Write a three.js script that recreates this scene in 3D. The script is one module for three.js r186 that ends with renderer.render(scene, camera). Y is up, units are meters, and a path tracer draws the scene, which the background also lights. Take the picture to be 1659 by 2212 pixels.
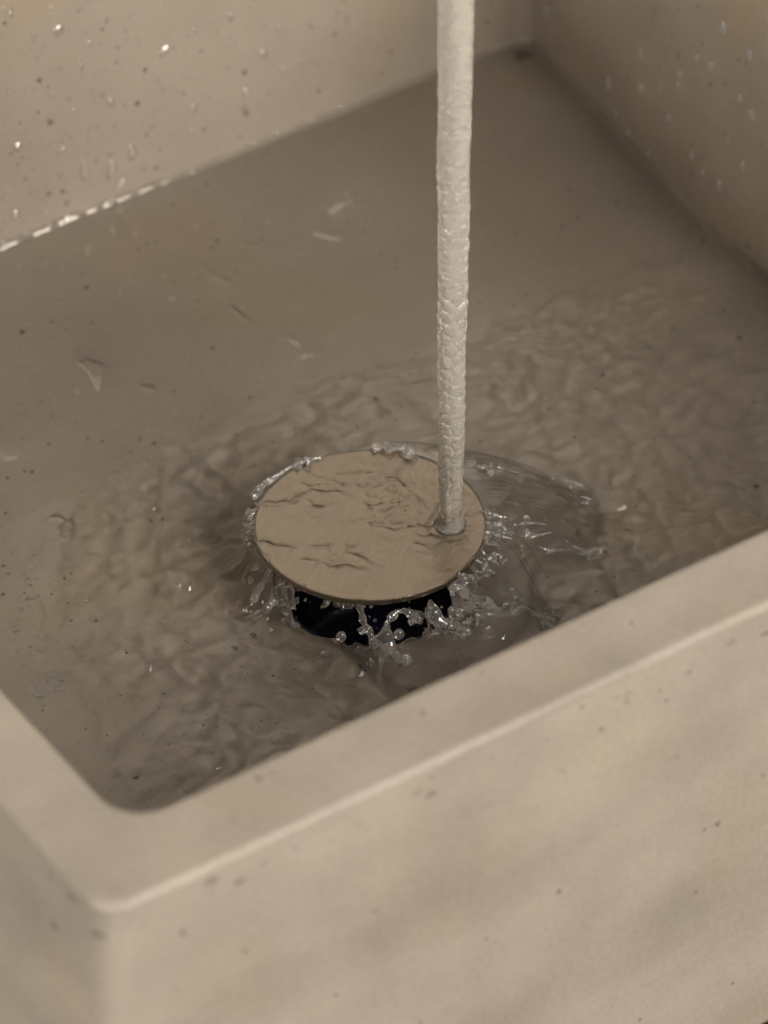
import * as THREE from 'three';
import { mergeGeometries, mergeVertices, toCreasedNormals } from 'three/addons/utils/BufferGeometryUtils.js';
import { RectAreaLightUniformsLib } from 'three/addons/lights/RectAreaLightUniformsLib.js';

// ---------------------------------------------------------------- camera
const scene = new THREE.Scene();
const FOV = 11.41, EYE = new THREE.Vector3(-0.6618, 1.0415, 0.9815), AIM = new THREE.Vector3(0.4274, -0.6494, -0.6289);
const camera = new THREE.PerspectiveCamera(FOV, 768 / 1024, 0.05, 30);
camera.position.copy(EYE);
camera.lookAt(EYE.clone().add(AIM));
camera.focus = 1.535;
camera.userData.fStop = 11;
camera.updateMatrixWorld(true);

// ---------------------------------------------------------------- light: unseen sources at front, left and behind, in a dim room
const renderer = new THREE.WebGLRenderer({ antialias: true });
renderer.toneMapping = THREE.LinearToneMapping;
renderer.toneMappingExposure = 1.0;
renderer.shadowMap.enabled = true;
RectAreaLightUniformsLib.init();
scene.background = new THREE.Color(0.09, 0.083, 0.073);
const DAY = new THREE.Color(1, 0.955, 0.885);
const WIN = { w: 1.2, h: 0.95, at: [0.42, 1.06, 1.58], aim: [0, 0.02, 0], power: 11.6 };      // out of view at the front right, placed to light the basin
const LEFT = { w: 1.3, h: 0.7, at: [-1.9, 0.43, 0.35], aim: [0, 0.05, 0.05], power: 9.6 };     // out of view on the left, placed to light the left outer side
const LAMP = { w: 0.26, h: 0.24, at: [0.2, 1.5, 1.32], aim: [0, 0.02, 0], power: 46 };       // out of view high at the front, placed to brighten glints on drops
const WASH = { w: 1.4, h: 0.15, at: [0.6, 0.02, -0.33], aim: [0.6, 1.0, -0.95], power: 31 };    // out of view, placed to brighten the wall that disc and water mirror
for (const [name, l] of [['unseen_front_light', WIN], ['unseen_wash_light', WASH], ['unseen_left_light', LEFT], ['unseen_lamp_light', LAMP]]) {
  const a = new THREE.RectAreaLight(DAY, l.power, l.w, l.h); a.name = name;
  a.position.set(...l.at); a.lookAt(...l.aim); scene.add(a);
}

// ---------------------------------------------------------------- helpers
const taken = {};
function numbered(n) { const k = taken[n] = (taken[n] ?? -1) + 1; return k ? n + '_' + String(k).padStart(3, '0') : n; }
function tag(o, label, category, group, kind) {
  if (label) o.userData.label = label;
  if (category) o.userData.category = category;
  if (group) o.userData.group = group;
  if (kind) o.userData.kind = kind;
  return o;
}
function thing(name, label, category, pos = [0, 0, 0], group) {
  const g = new THREE.Group(); g.name = numbered(name); g.position.set(...pos); scene.add(g);
  return tag(g, label, category, group);
}
function mesh(name, geo, mat, parent = scene) {
  const m = new THREE.Mesh(geo, mat); m.name = parent === scene ? numbered(name) : name;
  m.castShadow = m.receiveShadow = true; parent.add(m); return m;
}
function rng(seed) { let s = seed >>> 0; return () => { s = (s + 0x6d2b79f5) | 0; let t = Math.imul(s ^ (s >>> 15), 1 | s); t = (t + Math.imul(t ^ (t >>> 7), 61 | t)) ^ t; return ((t ^ (t >>> 14)) >>> 0) / 4294967296; }; }
const clamp = (x, a, b) => Math.min(b, Math.max(a, x)), sm = (a, b, x) => { const t = clamp((x - a) / (b - a), 0, 1); return t * t * (3 - 2 * t); }, mix = (a, b, t) => a + (b - a) * t;
const PERM = new Uint8Array(1024); { const r = rng(7); const p = [...Array(256).keys()]; for (let i = 255; i > 0; i--) { const j = Math.floor(r() * (i + 1)); [p[i], p[j]] = [p[j], p[i]]; } for (let i = 0; i < 1024; i++) PERM[i] = p[i & 255]; }
const G2 = Array.from({ length: 256 }, (_, i) => [Math.cos(i * 2.399), Math.sin(i * 2.399)]);
function n2(x, y, per = 256) {   // gradient noise, about -0.7 .. 0.7, repeating every per cells
  let xi = Math.floor(x), yi = Math.floor(y); const fx = x - xi, fy = y - yi;
  xi = ((xi % per) + per) % per; yi = ((yi % per) + per) % per; const x1 = (xi + 1) % per, y1 = (yi + 1) % per;
  const g = (a, b, dx, dy) => { const q = G2[PERM[(PERM[a & 255] + b) & 1023]]; return q[0] * dx + q[1] * dy; };
  const u = fx * fx * fx * (fx * (fx * 6 - 15) + 10), v = fy * fy * fy * (fy * (fy * 6 - 15) + 10);
  return mix(mix(g(xi, yi, fx, fy), g(x1, yi, fx - 1, fy), u), mix(g(xi, y1, fx, fy - 1), g(x1, y1, fx - 1, fy - 1), u), v);
}
const fbm = (x, y, o = 4, per = 256) => { let s = 0, a = 1; for (let i = 0; i < o; i++) { s += a * n2(x + i * 17, y + i * 31, per); x *= 2; y *= 2; per = Math.min(256, per * 2); a *= 0.5; } return s; };
const n3 = (x, y, z) => (n2(x + z * 0.71, y - z * 0.37) + n2(y + 31.3 + x * 0.33, z + 11.7) + n2(z - 7.1, x + 23.9 + y * 0.4)) * 0.6;

// a point of the place from a pixel of the photograph (1659 x 2212) and one known coordinate
const IN = { R: new THREE.Vector3(), U: new THREE.Vector3(), F: new THREE.Vector3() }; camera.matrixWorld.extractBasis(IN.R, IN.U, IN.F); IN.F.negate();
const FPX = 1106 / Math.tan(THREE.MathUtils.degToRad(FOV / 2));
function at(px, py, axis, value) {
  const d = IN.F.clone().multiplyScalar(FPX).addScaledVector(IN.R, px - 829.5).addScaledVector(IN.U, 1106 - py);
  return EYE.clone().addScaledVector(d, (value - EYE[axis]) / d[axis]);
}
const PX = 1.43e-4;   // metres per such pixel near the drain

// ---------------------------------------------------------------- materials
function canvasTex(size, draw, srgb) {
  const data = new Uint8Array(size * size * 4); draw(data, size);
  const t = new THREE.DataTexture(data, size, size); t.wrapS = t.wrapT = THREE.RepeatWrapping; t.magFilter = THREE.LinearFilter; t.minFilter = THREE.LinearMipmapLinearFilter; t.generateMipmaps = true;
  if (srgb) t.colorSpace = THREE.SRGBColorSpace; t.needsUpdate = true; return t;
}
const toS = (c) => 255 * (c <= 0.0031308 ? 12.92 * c : 1.055 * Math.pow(c, 1 / 2.4) - 0.055);
// concrete: mottled beige, cloudy ochre patches, small dark pits.  metres = size of the tile
function concreteMaps(seed, size, metres, base, o) {
  const r = rng(seed), px = size / metres, A = new Float32Array(size * size), pit = new Float32Array(size * size);
  const spot = (u, v, rad, depth, stretch = 1) => {
    const cx = u * px, cy = v * px, R = rad * px, ext = Math.ceil(R * stretch + 2), a = r() * 6.28;
    for (let j = -ext; j <= ext; j++) for (let i = -ext; i <= ext; i++) {
      const X = Math.floor(cx) + i, Y = Math.floor(cy) + j, dx = X + 0.5 - cx, dy = Y + 0.5 - cy;
      const d = Math.hypot(dx / stretch, dy) / Math.max(R, 0.35) * (1 + 0.25 * Math.sin(3 * Math.atan2(dy, dx) + a));
      const k = depth * (1 - sm(0.65, 1.25, d)); if (k <= 0) continue;
      const q = ((Y % size + size) % size) * size + (X % size + size) % size; pit[q] = Math.max(pit[q], k);
    }
  };
  for (let i = 0; i < o.tiny; i++) { const u = r() * metres, v = r() * metres; if (o.dense && o.dense(u, v) < r()) continue; spot(u, v, (o.grain ?? 0.00009) * (1 + 2 * r() * r()), 0.35 + 0.5 * r()); }
  for (let i = 0; i < o.small; i++) spot(r() * metres, r() * metres, (o.pit ?? 0.00025) * (1 + 1.6 * r() * r()), 0.35 + 0.55 * r());
  for (const s of o.spots ?? []) spot(...s);
  const map = canvasTex(size, (d) => {
    for (let y = 0; y < size; y++) for (let x = 0; x < size; x++) {
      const u = x / size, v = y / size, q = y * size + x;
      const cloud = fbm(u * 7 + seed, v * 7, 4, 7), streak = fbm(u * 5 + 40, v * 16 + seed, 3, 5), fine = n2(u * 180, v * 180, 180) * 0.5 + (r() - 0.5) * 0.5, ochre = sm(0.05, 0.55, fbm(u * 6 + 90, v * 6 + seed * 3, 3, 6));
      const k = 1 + o.cloud * cloud + o.streak * streak + o.fine * fine;
      const p = pit[q]; A[q] = 0.5 + 0.22 * fine + 0.2 * cloud - 0.5 * p;
      for (let c = 0; c < 3; c++) {
        let b = base[c] * k * (1 + ochre * [0.02, -0.01, -0.1][c] * (o.ochre ?? 1));
        b = mix(b, [0.022, 0.02, 0.019][c], p);
        d[q * 4 + c] = clamp(toS(b), 0, 255);
      }
      d[q * 4 + 3] = 255;
    }
  }, true);
  const bump = canvasTex(size, (d) => { for (let q = 0; q < size * size; q++) { d[q * 4] = d[q * 4 + 1] = d[q * 4 + 2] = clamp(A[q] * 255, 0, 255); d[q * 4 + 3] = 255; } });
  map.repeat.set(1 / metres, 1 / metres); bump.repeat.set(1 / metres, 1 / metres);
  return { map, bumpMap: bump };
}
const BASE = [0.358, 0.3, 0.243];
const floorSpots = [[48, 718, 0.0009, 0.95, 1.1], [187, 622, 0.0006, 0.9, 1.9], [300, 540, 0.0006, 0.6, 1], [458, 535, 0.0006, 0.6, 1], [339, 524, 0.0006, 0.5, 1], [112, 697, 0.0005, 0.8, 1.2], [198, 698, 0.0005, 0.7, 1.2], [447, 400, 0.0007, 0.5, 1], [766, 420, 0.0007, 0.5, 1], [1300, 822, 0.0008, 0.85, 1], [1374, 1102, 0.0007, 0.9, 1], [1352, 1116, 0.0004, 0.8, 1], [1352, 1150, 0.0004, 0.8, 1], [1492, 888, 0.0005, 0.7, 1], [1215, 490, 0.0007, 0.6, 1], [1248, 471, 0.0007, 0.6, 1], [1520, 520, 0.0008, 0.7, 1], [1585, 540, 0.0007, 0.7, 1], [1595, 741, 0.0004, 0.7, 1], [294, 1683, 0.0006, 0.85, 1.6], [208, 1345, 0.0005, 0.8, 1], [540, 860, 0.0006, 0.7, 1], [140, 1250, 0.0005, 0.8, 1], [1128, 120, 0.0028, 0.55, 1.2], [1035, 75, 0.002, 0.4, 1.3]]
  .map(([px, py, ...s]) => { const p = at(px, py, 'y', 0); return [p.x + 0.25, -p.z + 0.25, ...s]; });
const dens = (u, v) => { const x = u - 0.25, z = 0.25 - v, d = Math.hypot(x + 0.1, z - 0.06); return 0.12 + 0.9 * Math.exp(-d * d / 0.0022) + 0.5 * sm(0.1, -0.05, x) * sm(-0.05, 0.05, z); };
const FLOORMAPS = concreteMaps(11, 2048, 0.5, BASE, { tiny: 26000, grain: 0.00011, small: 1100, pit: 0.00029, cloud: 0.14, streak: 0.06, fine: 0.12, spots: floorSpots, dense: dens });
const WALLMAPS = concreteMaps(23, 1024, 0.4, [0.345, 0.289, 0.231], { tiny: 3500, grain: 0.00016, small: 900, pit: 0.00042, cloud: 0.13, streak: 0.03, fine: 0.09 });
const OUTMAPS = concreteMaps(37, 1024, 0.33, [0.335, 0.285, 0.233], { tiny: 700, small: 70, pit: 0.0004, cloud: 0.2, streak: 0.08, fine: 0.22, ochre: 0.45, spots: [[0.1, 0.1, 0.0012, 0.6], [0.21, 0.05, 0.001, 0.5], [0.3, 0.2, 0.0014, 0.5], ...Array.from({ length: 46 }, (_, i) => [(i * 0.0931 + 0.011 * Math.sin(i * 7)) % 0.33, 0.1195 - 0.006 * Math.abs(Math.sin(i * 3.7)) ** 2, 0.0003 + 0.0007 * Math.abs(Math.sin(i * 5.3)) ** 4, 0.2 + 0.35 * Math.abs(Math.sin(i * 2.1)), 1 + 1.5 * Math.abs(Math.sin(i * 1.3))])] });
const concrete = (maps, rough, bump) => new THREE.MeshPhysicalMaterial({ ...maps, roughness: rough, bumpScale: bump });
const M = {
  floor: concrete(FLOORMAPS, 0.42, 0.00012),
  wall: concrete(WALLMAPS, 0.4, 0.00012),
  outer: concrete(OUTMAPS, 0.6, 0.0004),
  water: new THREE.MeshPhysicalMaterial({ color: 0xffffff, roughness: 0, transmission: 1, thickness: 0.01, ior: 1.333 }),
  jet: new THREE.MeshPhysicalMaterial({ color: new THREE.Color(0.95, 0.91, 0.84), roughness: 0.03, transmission: 0.77, thickness: 0.01, ior: 1.333 }),
  sheet: new THREE.MeshPhysicalMaterial({ color: 0xffffff, roughness: 0.04, transmission: 1, thickness: 0.01, ior: 1.333 }),
  froth: new THREE.MeshPhysicalMaterial({ color: 0xffffff, roughness: 0.02, metalness: 0.1, transmission: 0.93, thickness: 0.01, ior: 1.333 }),
  bead: new THREE.MeshPhysicalMaterial({ color: new THREE.Color(1, 0.94, 0.85), roughness: 0.02, metalness: 0.28, transmission: 0.8, thickness: 0.01, ior: 1.333 }),
  mist: new THREE.MeshPhysicalMaterial({ color: 0xffffff, roughness: 0.03, metalness: 0.015, transmission: 0.97, thickness: 0.01, ior: 1.333 }),
  dew: new THREE.MeshPhysicalMaterial({ color: 0xffffff, roughness: 0.05, metalness: 0.06, transmission: 0.72, thickness: 0.01, ior: 1.333 }),
  bubble: new THREE.MeshPhysicalMaterial({ color: 0xffffff, roughness: 0, transmission: 1, thickness: 0, ior: 1.333 }),
  pipe: new THREE.MeshPhysicalMaterial({ color: new THREE.Color(0.006, 0.007, 0.025), roughness: 0.55 }),
  rubber: new THREE.MeshStandardMaterial({ color: new THREE.Color(0.015, 0.015, 0.02), roughness: 0.6 }),
};
{ // brushed champagne-coloured steel: fine straight scratches
  const r = rng(5), line = Array.from({ length: 1024 }, () => r());
  const bump = canvasTex(1024, (d, n) => { for (let y = 0; y < n; y++) for (let x = 0; x < n; x++) { const q = (y * n + x) * 4, v = 0.5 * line[y] + 0.3 * n2(x / n * 8, y / n * 512, 256) + 0.5 * n2(x / n * 3, y / n * 128, 128) + 0.25; d[q] = d[q + 1] = d[q + 2] = clamp(v * 255, 0, 255); d[q + 3] = 255; } });
  const rough = canvasTex(1024, (d, n) => { for (let y = 0; y < n; y++) for (let x = 0; x < n; x++) { const q = (y * n + x) * 4, v = 0.28 + 0.03 * line[(y * 7) % n] + 0.03 * n2(x / n * 4, y / n * 200, 200); d[q] = d[q + 1] = d[q + 2] = clamp(v * 255, 0, 255); d[q + 3] = 255; } });
  M.steel = new THREE.MeshPhysicalMaterial({ color: new THREE.Color(0.305, 0.256, 0.202), metalness: 1, roughness: 1, roughnessMap: rough, bumpMap: bump, bumpScale: 0.000005 });
}

// ---------------------------------------------------------------- washbasin
const RIM = 0.125, BOT = -0.046, INX = [-0.182, 0.203], INZ = [-0.2135, 0.157];
const CORNER = 9, SIDE = 26, SKEW = (x, z) => x - 0.105 * (z + 0.13) * sm(0.02, 0.19, x);
function loop(o, y, r, wob = 0, seed = 0) {    // a rounded rectangle round the opening, o further out
  const x0 = INX[0] - o * (o > 0 ? 0.86 : 1), x1 = INX[1] + o, z0 = INZ[0] - o, z1 = INZ[1] + o, pts = [];
  const rb = r * 0.55, cs = [[x1 - r, z1 - r, 0, r], [x0 + r, z1 - r, 1, r], [x0 + rb, z0 + rb, 2, rb], [x1 - rb, z0 + rb, 3, rb]];
  cs.forEach(([cx, cz, k, r], i) => {
    for (let j = 0; j < CORNER; j++) { const a = (k + j / (CORNER - 1)) * Math.PI / 2; pts.push([cx + r * Math.cos(a), y, cz + r * Math.sin(a)]); }
    const [nx, nz, nk, nr] = cs[(i + 1) % 4], a = nk * Math.PI / 2, p = pts[pts.length - 1], q = [nx + nr * Math.cos(a), y, nz + nr * Math.sin(a)];
    for (let j = 1; j < SIDE; j++) pts.push([mix(p[0], q[0], j / SIDE), y, mix(p[2], q[2], j / SIDE)]);
  });
  for (const p of pts) p[0] = SKEW(p[0], p[2]);
  if (wob) for (const p of pts) { p[0] += wob * n3(p[0] * 60, seed, p[2] * 60); p[2] += wob * n3(p[0] * 60 + 9, seed + 5, p[2] * 60); p[1] += wob * n3(p[0] * 45 + 3, seed + 2, p[2] * 45); }
  return pts;
}
function band(loops, uvOf, flip) {
  const n = loops[0].length, pos = [], uv = [], idx = [];
  loops.forEach((l, k) => { let s = 0; for (let i = 0; i <= n; i++) { const p = l[i % n]; if (i) s += Math.hypot(p[0] - l[i - 1][0], p[2] - l[i - 1][2]); pos.push(...p); uv.push(...uvOf(p, s, k)); } });
  for (let k = 0; k + 1 < loops.length; k++) for (let i = 0; i < n; i++) { const a = k * (n + 1) + i, b = a + 1, c = a + n + 1, d = c + 1; flip ? idx.push(a, b, c, b, d, c) : idx.push(a, c, b, b, c, d); }
  const g = new THREE.BufferGeometry(); g.setAttribute('position', new THREE.Float32BufferAttribute(pos, 3)); g.setAttribute('uv', new THREE.Float32BufferAttribute(uv, 2)); g.setIndex(idx);
  g.computeVertexNormals();
  const N = g.attributes.normal;   // close the seam
  for (let k = 0; k < loops.length; k++) { const a = k * (n + 1), b = a + n, v = new THREE.Vector3().fromBufferAttribute(N, a).add(new THREE.Vector3().fromBufferAttribute(N, b)).normalize(); N.setXYZ(a, v.x, v.y, v.z); N.setXYZ(b, v.x, v.y, v.z); }
  return g;
}
const WALL_T = 0.027, ER = 0.0024, IR = 0.004, FIL = 0.0022, DRAFT = 0.0025, RC = 0.013, RO = 0.0085;
const arc = (n, f) => Array.from({ length: n + 1 }, (_, i) => f(i / n * Math.PI / 2));
{
  const t = thing('washbasin', 'square beige concrete washbasin with thick rounded rim, running water inside', 'washbasin');
  const planar = (p) => [p[0] + 0.25, -p[2] + 0.25];
  const out = [loop(WALL_T - 0.004, BOT, RO), loop(WALL_T - 0.0012, BOT + 0.0015, RO, 0.0016, 3), loop(WALL_T, BOT + 0.005, RO, 0.0004, 4)];
  for (let k = 1; k <= 6; k++) out.push(loop(WALL_T, mix(BOT + 0.005, RIM - ER - 0.004, k / 6), RO));
  out.push(loop(WALL_T, RIM - ER, RO, 0.0006, 8));
  mesh('outer_wall', band(out, (p, s) => [s, p[1]]), M.outer, t);
  const edge = arc(6, (a) => loop(WALL_T - ER + ER * Math.cos(a), RIM - ER + ER * Math.sin(a), RO, 0.0006, 8));
  const inner = arc(6, (a) => loop(IR - IR * Math.sin(a), RIM - IR + IR * Math.cos(a), RC, 0.0002, 12));
  mesh('rim', band([...edge, loop(WALL_T * 0.7, RIM, 0.009, 0.0002, 2), loop(WALL_T * 0.4, RIM, RC, 0.0002, 2), ...inner], (p) => [p[0] * 1.1 + 0.7, p[2] * 1.1 + 0.2]), M.outer, t);
  const wl = [loop(0, RIM - IR, RC, 0.0002, 12)];
  for (let k = 1; k <= 6; k++) wl.push(loop(-DRAFT * k / 6, mix(RIM - IR, FIL, k / 6), RC));
  wl.push(...arc(8, (a) => loop(-DRAFT - FIL + FIL * Math.cos(a), FIL - FIL * Math.sin(a), RC - 0.002 * Math.sin(a), 0.00018, 20)).slice(1));
  mesh('inner_wall', band(wl, (p, s, k) => [s * 1.0, k < 7 ? p[1] : p[1] - 0.002 * (k - 6)]), M.wall, t);
  const last = wl[wl.length - 1], n = last.length, HR = 0.0284;
  const ring = (r, y) => last.map((p) => { const a = Math.atan2(p[2], p[0]); return [r * Math.cos(a), y, r * Math.sin(a)]; });
  mesh('basin_floor', band([last, last.map((p) => [p[0] * 0.6, 0, p[2] * 0.6]), ring(0.045, 0), ring(HR, 0), ring(HR - 0.0006, -0.0003), ring(HR - 0.0008, -0.004)], planar), M.floor, t);
}
// the drain under the floor
{
  const t = thing('drain', 'dark drain opening in the basin floor under the raised round disc', 'drain', [0, 0, 0]);
  const V = (a) => a.map(([x, y]) => new THREE.Vector2(x, y));
  mesh('drain_collar', new THREE.LatheGeometry(V([[0.0276, -0.0035], [0.0275, -0.0014], [0.027, -0.001], [0.0258, -0.0014], [0.0252, -0.003], [0.0250, -0.008]]), 96), M.pipe, t);
  mesh('drain_pipe', new THREE.LatheGeometry(V([[0.0251, -0.004], [0.0235, -0.014], [0.0205, -0.022], [0.0200, -0.0285], [0.0001, -0.029]]), 96), M.pipe, t);
}
const DISC = { R: 0.0354, y: 0.0255, t: 0.0019 };
{
  const t = thing('drain_plug', 'raised round brushed steel drain plug under the water jet', 'drain plug', [0, 0, 0]);
  const { R, y, t: th } = DISC, V = (a) => a.map(([x, yy]) => new THREE.Vector2(x, yy));
  const g = new THREE.LatheGeometry(V([[0.0001, y - th - 0.0006], [R - 0.004, y - th - 0.0003], [R - 0.0007, y - th], [R - 0.0001, y - th + 0.0004], [R, y - 0.0003], [R - 0.0001, y - 0.0001], [R - 0.0003, y], [R - 0.0009, y], [0.0001, y]]), 160);
  const p = g.attributes.position, uv = g.attributes.uv, ca = Math.cos(0.62), sa = Math.sin(0.62);
  for (let i = 0; i < p.count; i++) uv.setXY(i, (p.getX(i) * ca - p.getZ(i) * sa) / 0.08 + 0.5, (p.getX(i) * sa + p.getZ(i) * ca) / 0.08 + 0.5);
  mesh('disc', toCreasedNormals(g.scale(1000, 1000, 1000), 0.3).scale(0.001, 0.001, 0.001), M.steel, t);
  mesh('stem', new THREE.LatheGeometry(V([[0.0001, -0.028], [0.005, -0.028], [0.005, y - th - 0.001], [0.0065, y - th - 0.0004]]), 40), M.pipe, t);
  mesh('gasket', new THREE.LatheGeometry(V([[0.005, 0.0135], [0.0175, 0.0130], [0.0185, 0.0145], [0.0172, 0.0162], [0.0052, 0.0168]]), 64), M.rubber, t);
}
// the worktop under the basin
{
  const g = new THREE.BoxGeometry(1.6, 0.03, 1.2); g.translate(-0.05, BOT - 0.015 - 0.0005, 0.05);
  const p = g.attributes.position, uv = g.attributes.uv; for (let i = 0; i < p.count; i++) uv.setXY(i, p.getX(i), p.getZ(i));
  tag(mesh('worktop', g, new THREE.MeshStandardMaterial({ ...WALLMAPS, color: new THREE.Color(1, 0.97, 0.93), roughness: 0.7 })), 'beige worktop under the basin', 'worktop', null, 'structure');
}
// out of view: glowing panes, lamps and a wall, placed for light and reflections
for (const [l, name, label, kind] of [[WIN, 'window', 'bright unseen pane at the front right, placed to light the basin', 'window'], [LEFT, 'window', 'wide dull unseen pane far to the left, placed to light the left side of the basin', 'window'], [WASH, 'unseen_wall_lamp', 'long slim unseen lamp placed to brighten the wall that the water mirrors', 'lamp'], [LAMP, 'unseen_front_lamp', 'small bright unseen lamp high at the front, placed to brighten glints on the drops', 'lamp']]) {
  const t = thing(name, label, kind, l.at);
  t.lookAt(...l.aim);
  const pane = mesh(kind + '_pane', new THREE.PlaneGeometry(l.w, l.h), new THREE.MeshStandardMaterial({ color: 0x111111, emissive: DAY, emissiveIntensity: 0.6 }), t);
  pane.position.z = -0.01;
  const F = new THREE.MeshStandardMaterial({ color: kind === 'lamp' ? 0x222222 : 0xcfc8bd, roughness: 0.6 }), e = kind === 'lamp' ? 0.015 : 0.05;
  for (const [w, h, x, y] of [[l.w + 2 * e, e, 0, l.h / 2 + e / 2], [l.w + 2 * e, e, 0, -l.h / 2 - e / 2], [e, l.h, l.w / 2 + e / 2, 0], [e, l.h, -l.w / 2 - e / 2, 0]]) mesh(kind + '_frame', new THREE.BoxGeometry(w, h, 0.05), F, t).position.set(x, y, -0.02);
}
{
  const g = new THREE.BoxGeometry(2.3, 1.62, 0.1); g.translate(0.62, 0.78, -1.0);
  tag(mesh('wall', g, new THREE.MeshStandardMaterial({ color: new THREE.Color(0.66, 0.6, 0.52), roughness: 0.9 })), 'plain low pale wall out of view behind the washbasin, placed to be mirrored in the water', 'wall');  // out of view, sized for the tone that disc and water mirror
}

// ---------------------------------------------------------------- water surfaces
// a closed sheet between a height function and a level below, drawn only where keep(x, z)
function heightSheet(x0, x1, z0, z1, step, height, under, keep) {
  const nx = Math.round((x1 - x0) / step), nz = Math.round((z1 - z0) / step), id = new Int32Array((nx + 1) * (nz + 1)).fill(-1), pos = [], idx = [];
  const top = new Float32Array((nx + 1) * (nz + 1));
  for (let j = 0; j <= nz; j++) for (let i = 0; i <= nx; i++) top[j * (nx + 1) + i] = height(x0 + i * step, z0 + j * step);
  const quad = (i, j) => { const a = j * (nx + 1) + i; return top[a] > under || top[a + 1] > under || top[a + nx + 1] > under || top[a + nx + 2] > under; };
  const v = (i, j) => { const a = j * (nx + 1) + i; if (id[a] < 0) { id[a] = pos.length / 3; pos.push(x0 + i * step, Math.max(top[a], under - 0.0002), z0 + j * step); } return id[a]; };
  for (let j = 0; j < nz; j++) for (let i = 0; i < nx; i++) {
    if (!quad(i, j) || (keep && !keep(x0 + (i + 0.5) * step, z0 + (j + 0.5) * step))) continue;
    const a = v(i, j), b = v(i + 1, j), c = v(i, j + 1), d = v(i + 1, j + 1); idx.push(a, c, b, b, c, d);
  }
  const g = new THREE.BufferGeometry(); g.setAttribute('position', new THREE.Float32BufferAttribute(pos, 3)); g.setIndex(idx); g.computeVertexNormals(); return g;
}
const wetEdge = [[330, 1790], [230, 1640], [180, 1520], [150, 1450], [138, 1370], [122, 1300], [112, 1240], [150, 1180], [166, 1140], [180, 1075], [212, 1032], [300, 990], [338, 942], [420, 932], [490, 905], [560, 852], [650, 828], [740, 802], [850, 786], [950, 768], [1050, 722], [1150, 665], [1300, 600], [1450, 556], [1659, 470], [2100, 420]]
  .map(([a, b]) => { const p = at(a, b, 'y', 0); return [p.x, p.z]; });
wetEdge.push([0.3, 0.3], [-0.12, 0.3]);
function inside(x, z) {     // signed distance to the wet outline, positive inside
  let d = 1e9, c = false; const P = wetEdge, n = P.length;
  for (let i = 0, j = n - 1; i < n; j = i++) {
    const [ax, az] = P[i], [bx, bz] = P[j], ex = bx - ax, ez = bz - az, t = clamp(((x - ax) * ex + (z - az) * ez) / (ex * ex + ez * ez), 0, 1), dx = x - ax - ex * t, dz = z - az - ez * t;
    d = Math.min(d, dx * dx + dz * dz); if ((az > z) !== (bz > z) && x < (bx - ax) * (z - az) / (bz - az) + ax) c = !c;
  }
  return Math.sqrt(d) * (c ? 1 : -1);
}
const PUDDLES = [   // outline as pixel strokes with half widths
  ['large flat drop with a curved neck, in the middle of the dry floor', [[[690, 505, 14], [725, 512, 16]], [[706, 492, 16], [712, 465, 9], [730, 447, 8], [758, 440, 6]]], 0.0009],
  ['triangular flat drop pointing down on the left part of the floor', [[[180, 785, 13], [206, 800, 16], [207, 820, 11], [212, 845, 5]]], 0.0008],
  ['bow-tie shaped flat drop, below the large necked drop', [[[630, 735, 10], [650, 748, 7], [655, 768, 12], [672, 766, 8]]], 0.0007],
  ['long slanting flat drop on the left floor', [[[440, 585, 9], [462, 600, 9], [490, 612, 6], [506, 610, 4]]]],
  ['crescent flat drop left of the large necked drop', [[[525, 510, 7], [530, 527, 9], [548, 535, 7], [570, 532, 4]]]],
  ['short upright flat drop between the crescent and the large drop', [[[640, 525, 8], [648, 548, 10]]]],
  ['slim slanting flat drop above the wet edge', [[[500, 668, 6], [520, 685, 6], [535, 700, 4]]]],
  ['small flat drop right of the triangular one', [[[300, 835, 6], [318, 842, 8], [330, 845, 6]]]],
  ['round flat drop at the left border of the photo', [[[14, 965, 18], [22, 985, 16]]], 0.0006],
  ['curved flat drop in the beads on the left floor', [[[105, 1125, 5], [125, 1120, 6], [138, 1127, 5]]]],
  ['flat round drop beside the contact line on the left floor', [[[150, 1140, 14], [145, 1165, 13]]], 0.0008],
];
const PUDDLE_BONES = PUDDLES.flatMap(([, lines]) => lines.flatMap((l) => { const q = l.map(([x, y, r]) => [at(x, y, 'y', 0), r * PX * 1.2]); return q.slice(1).map((b, i) => [q[i], b]); }));
const BUBBLES = [[380, 1262, 46, 'largest clear bubble, floating left of the plug'], [389, 1311, 22, 'clear bubble with a bright arc, just in front of the largest one'], [248, 1102, 30, 'bubble with a sharp glint, farthest left on the water'], [376, 1154, 20, 'domed bubble left of the plug, larger of a touching pair'], [338, 1166, 15, 'domed bubble left of the plug, smaller of a touching pair'], [409, 1180, 12, 'small round bubble just right of the touching pair'], [459, 1179, 16, 'faint round bubble nearest the left edge of the plug'], [446, 1291, 14, 'small bubble right of the largest bubble'], [345, 1348, 15, 'bubble below the bright-arced bubble'], [324, 1109, 15, 'faint bubble between the glinting bubble and the plug'], [342, 1447, 21, 'bubble on the water towards the front left corner, larger'], [222, 1433, 12, 'small bubble with a dark ring near the left rim, lower'], [184, 1296, 13, 'small bubble with a dark ring near the left rim, upper'], [407, 988, 14, 'bubble on the water up left of the plug'], [342, 1016, 10, 'small dark-centred bubble left of the upper one'], [362, 1372, 9, 'tiny bubble at the foot of the bubble group']];
const BUBBLE_FEET = BUBBLES.map(([x, y, r]) => { const p = at(x, y + r * 0.15, 'y', 0.0012); return [p.x, p.z, r * PX]; });
const FILM = 0.0003;
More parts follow.
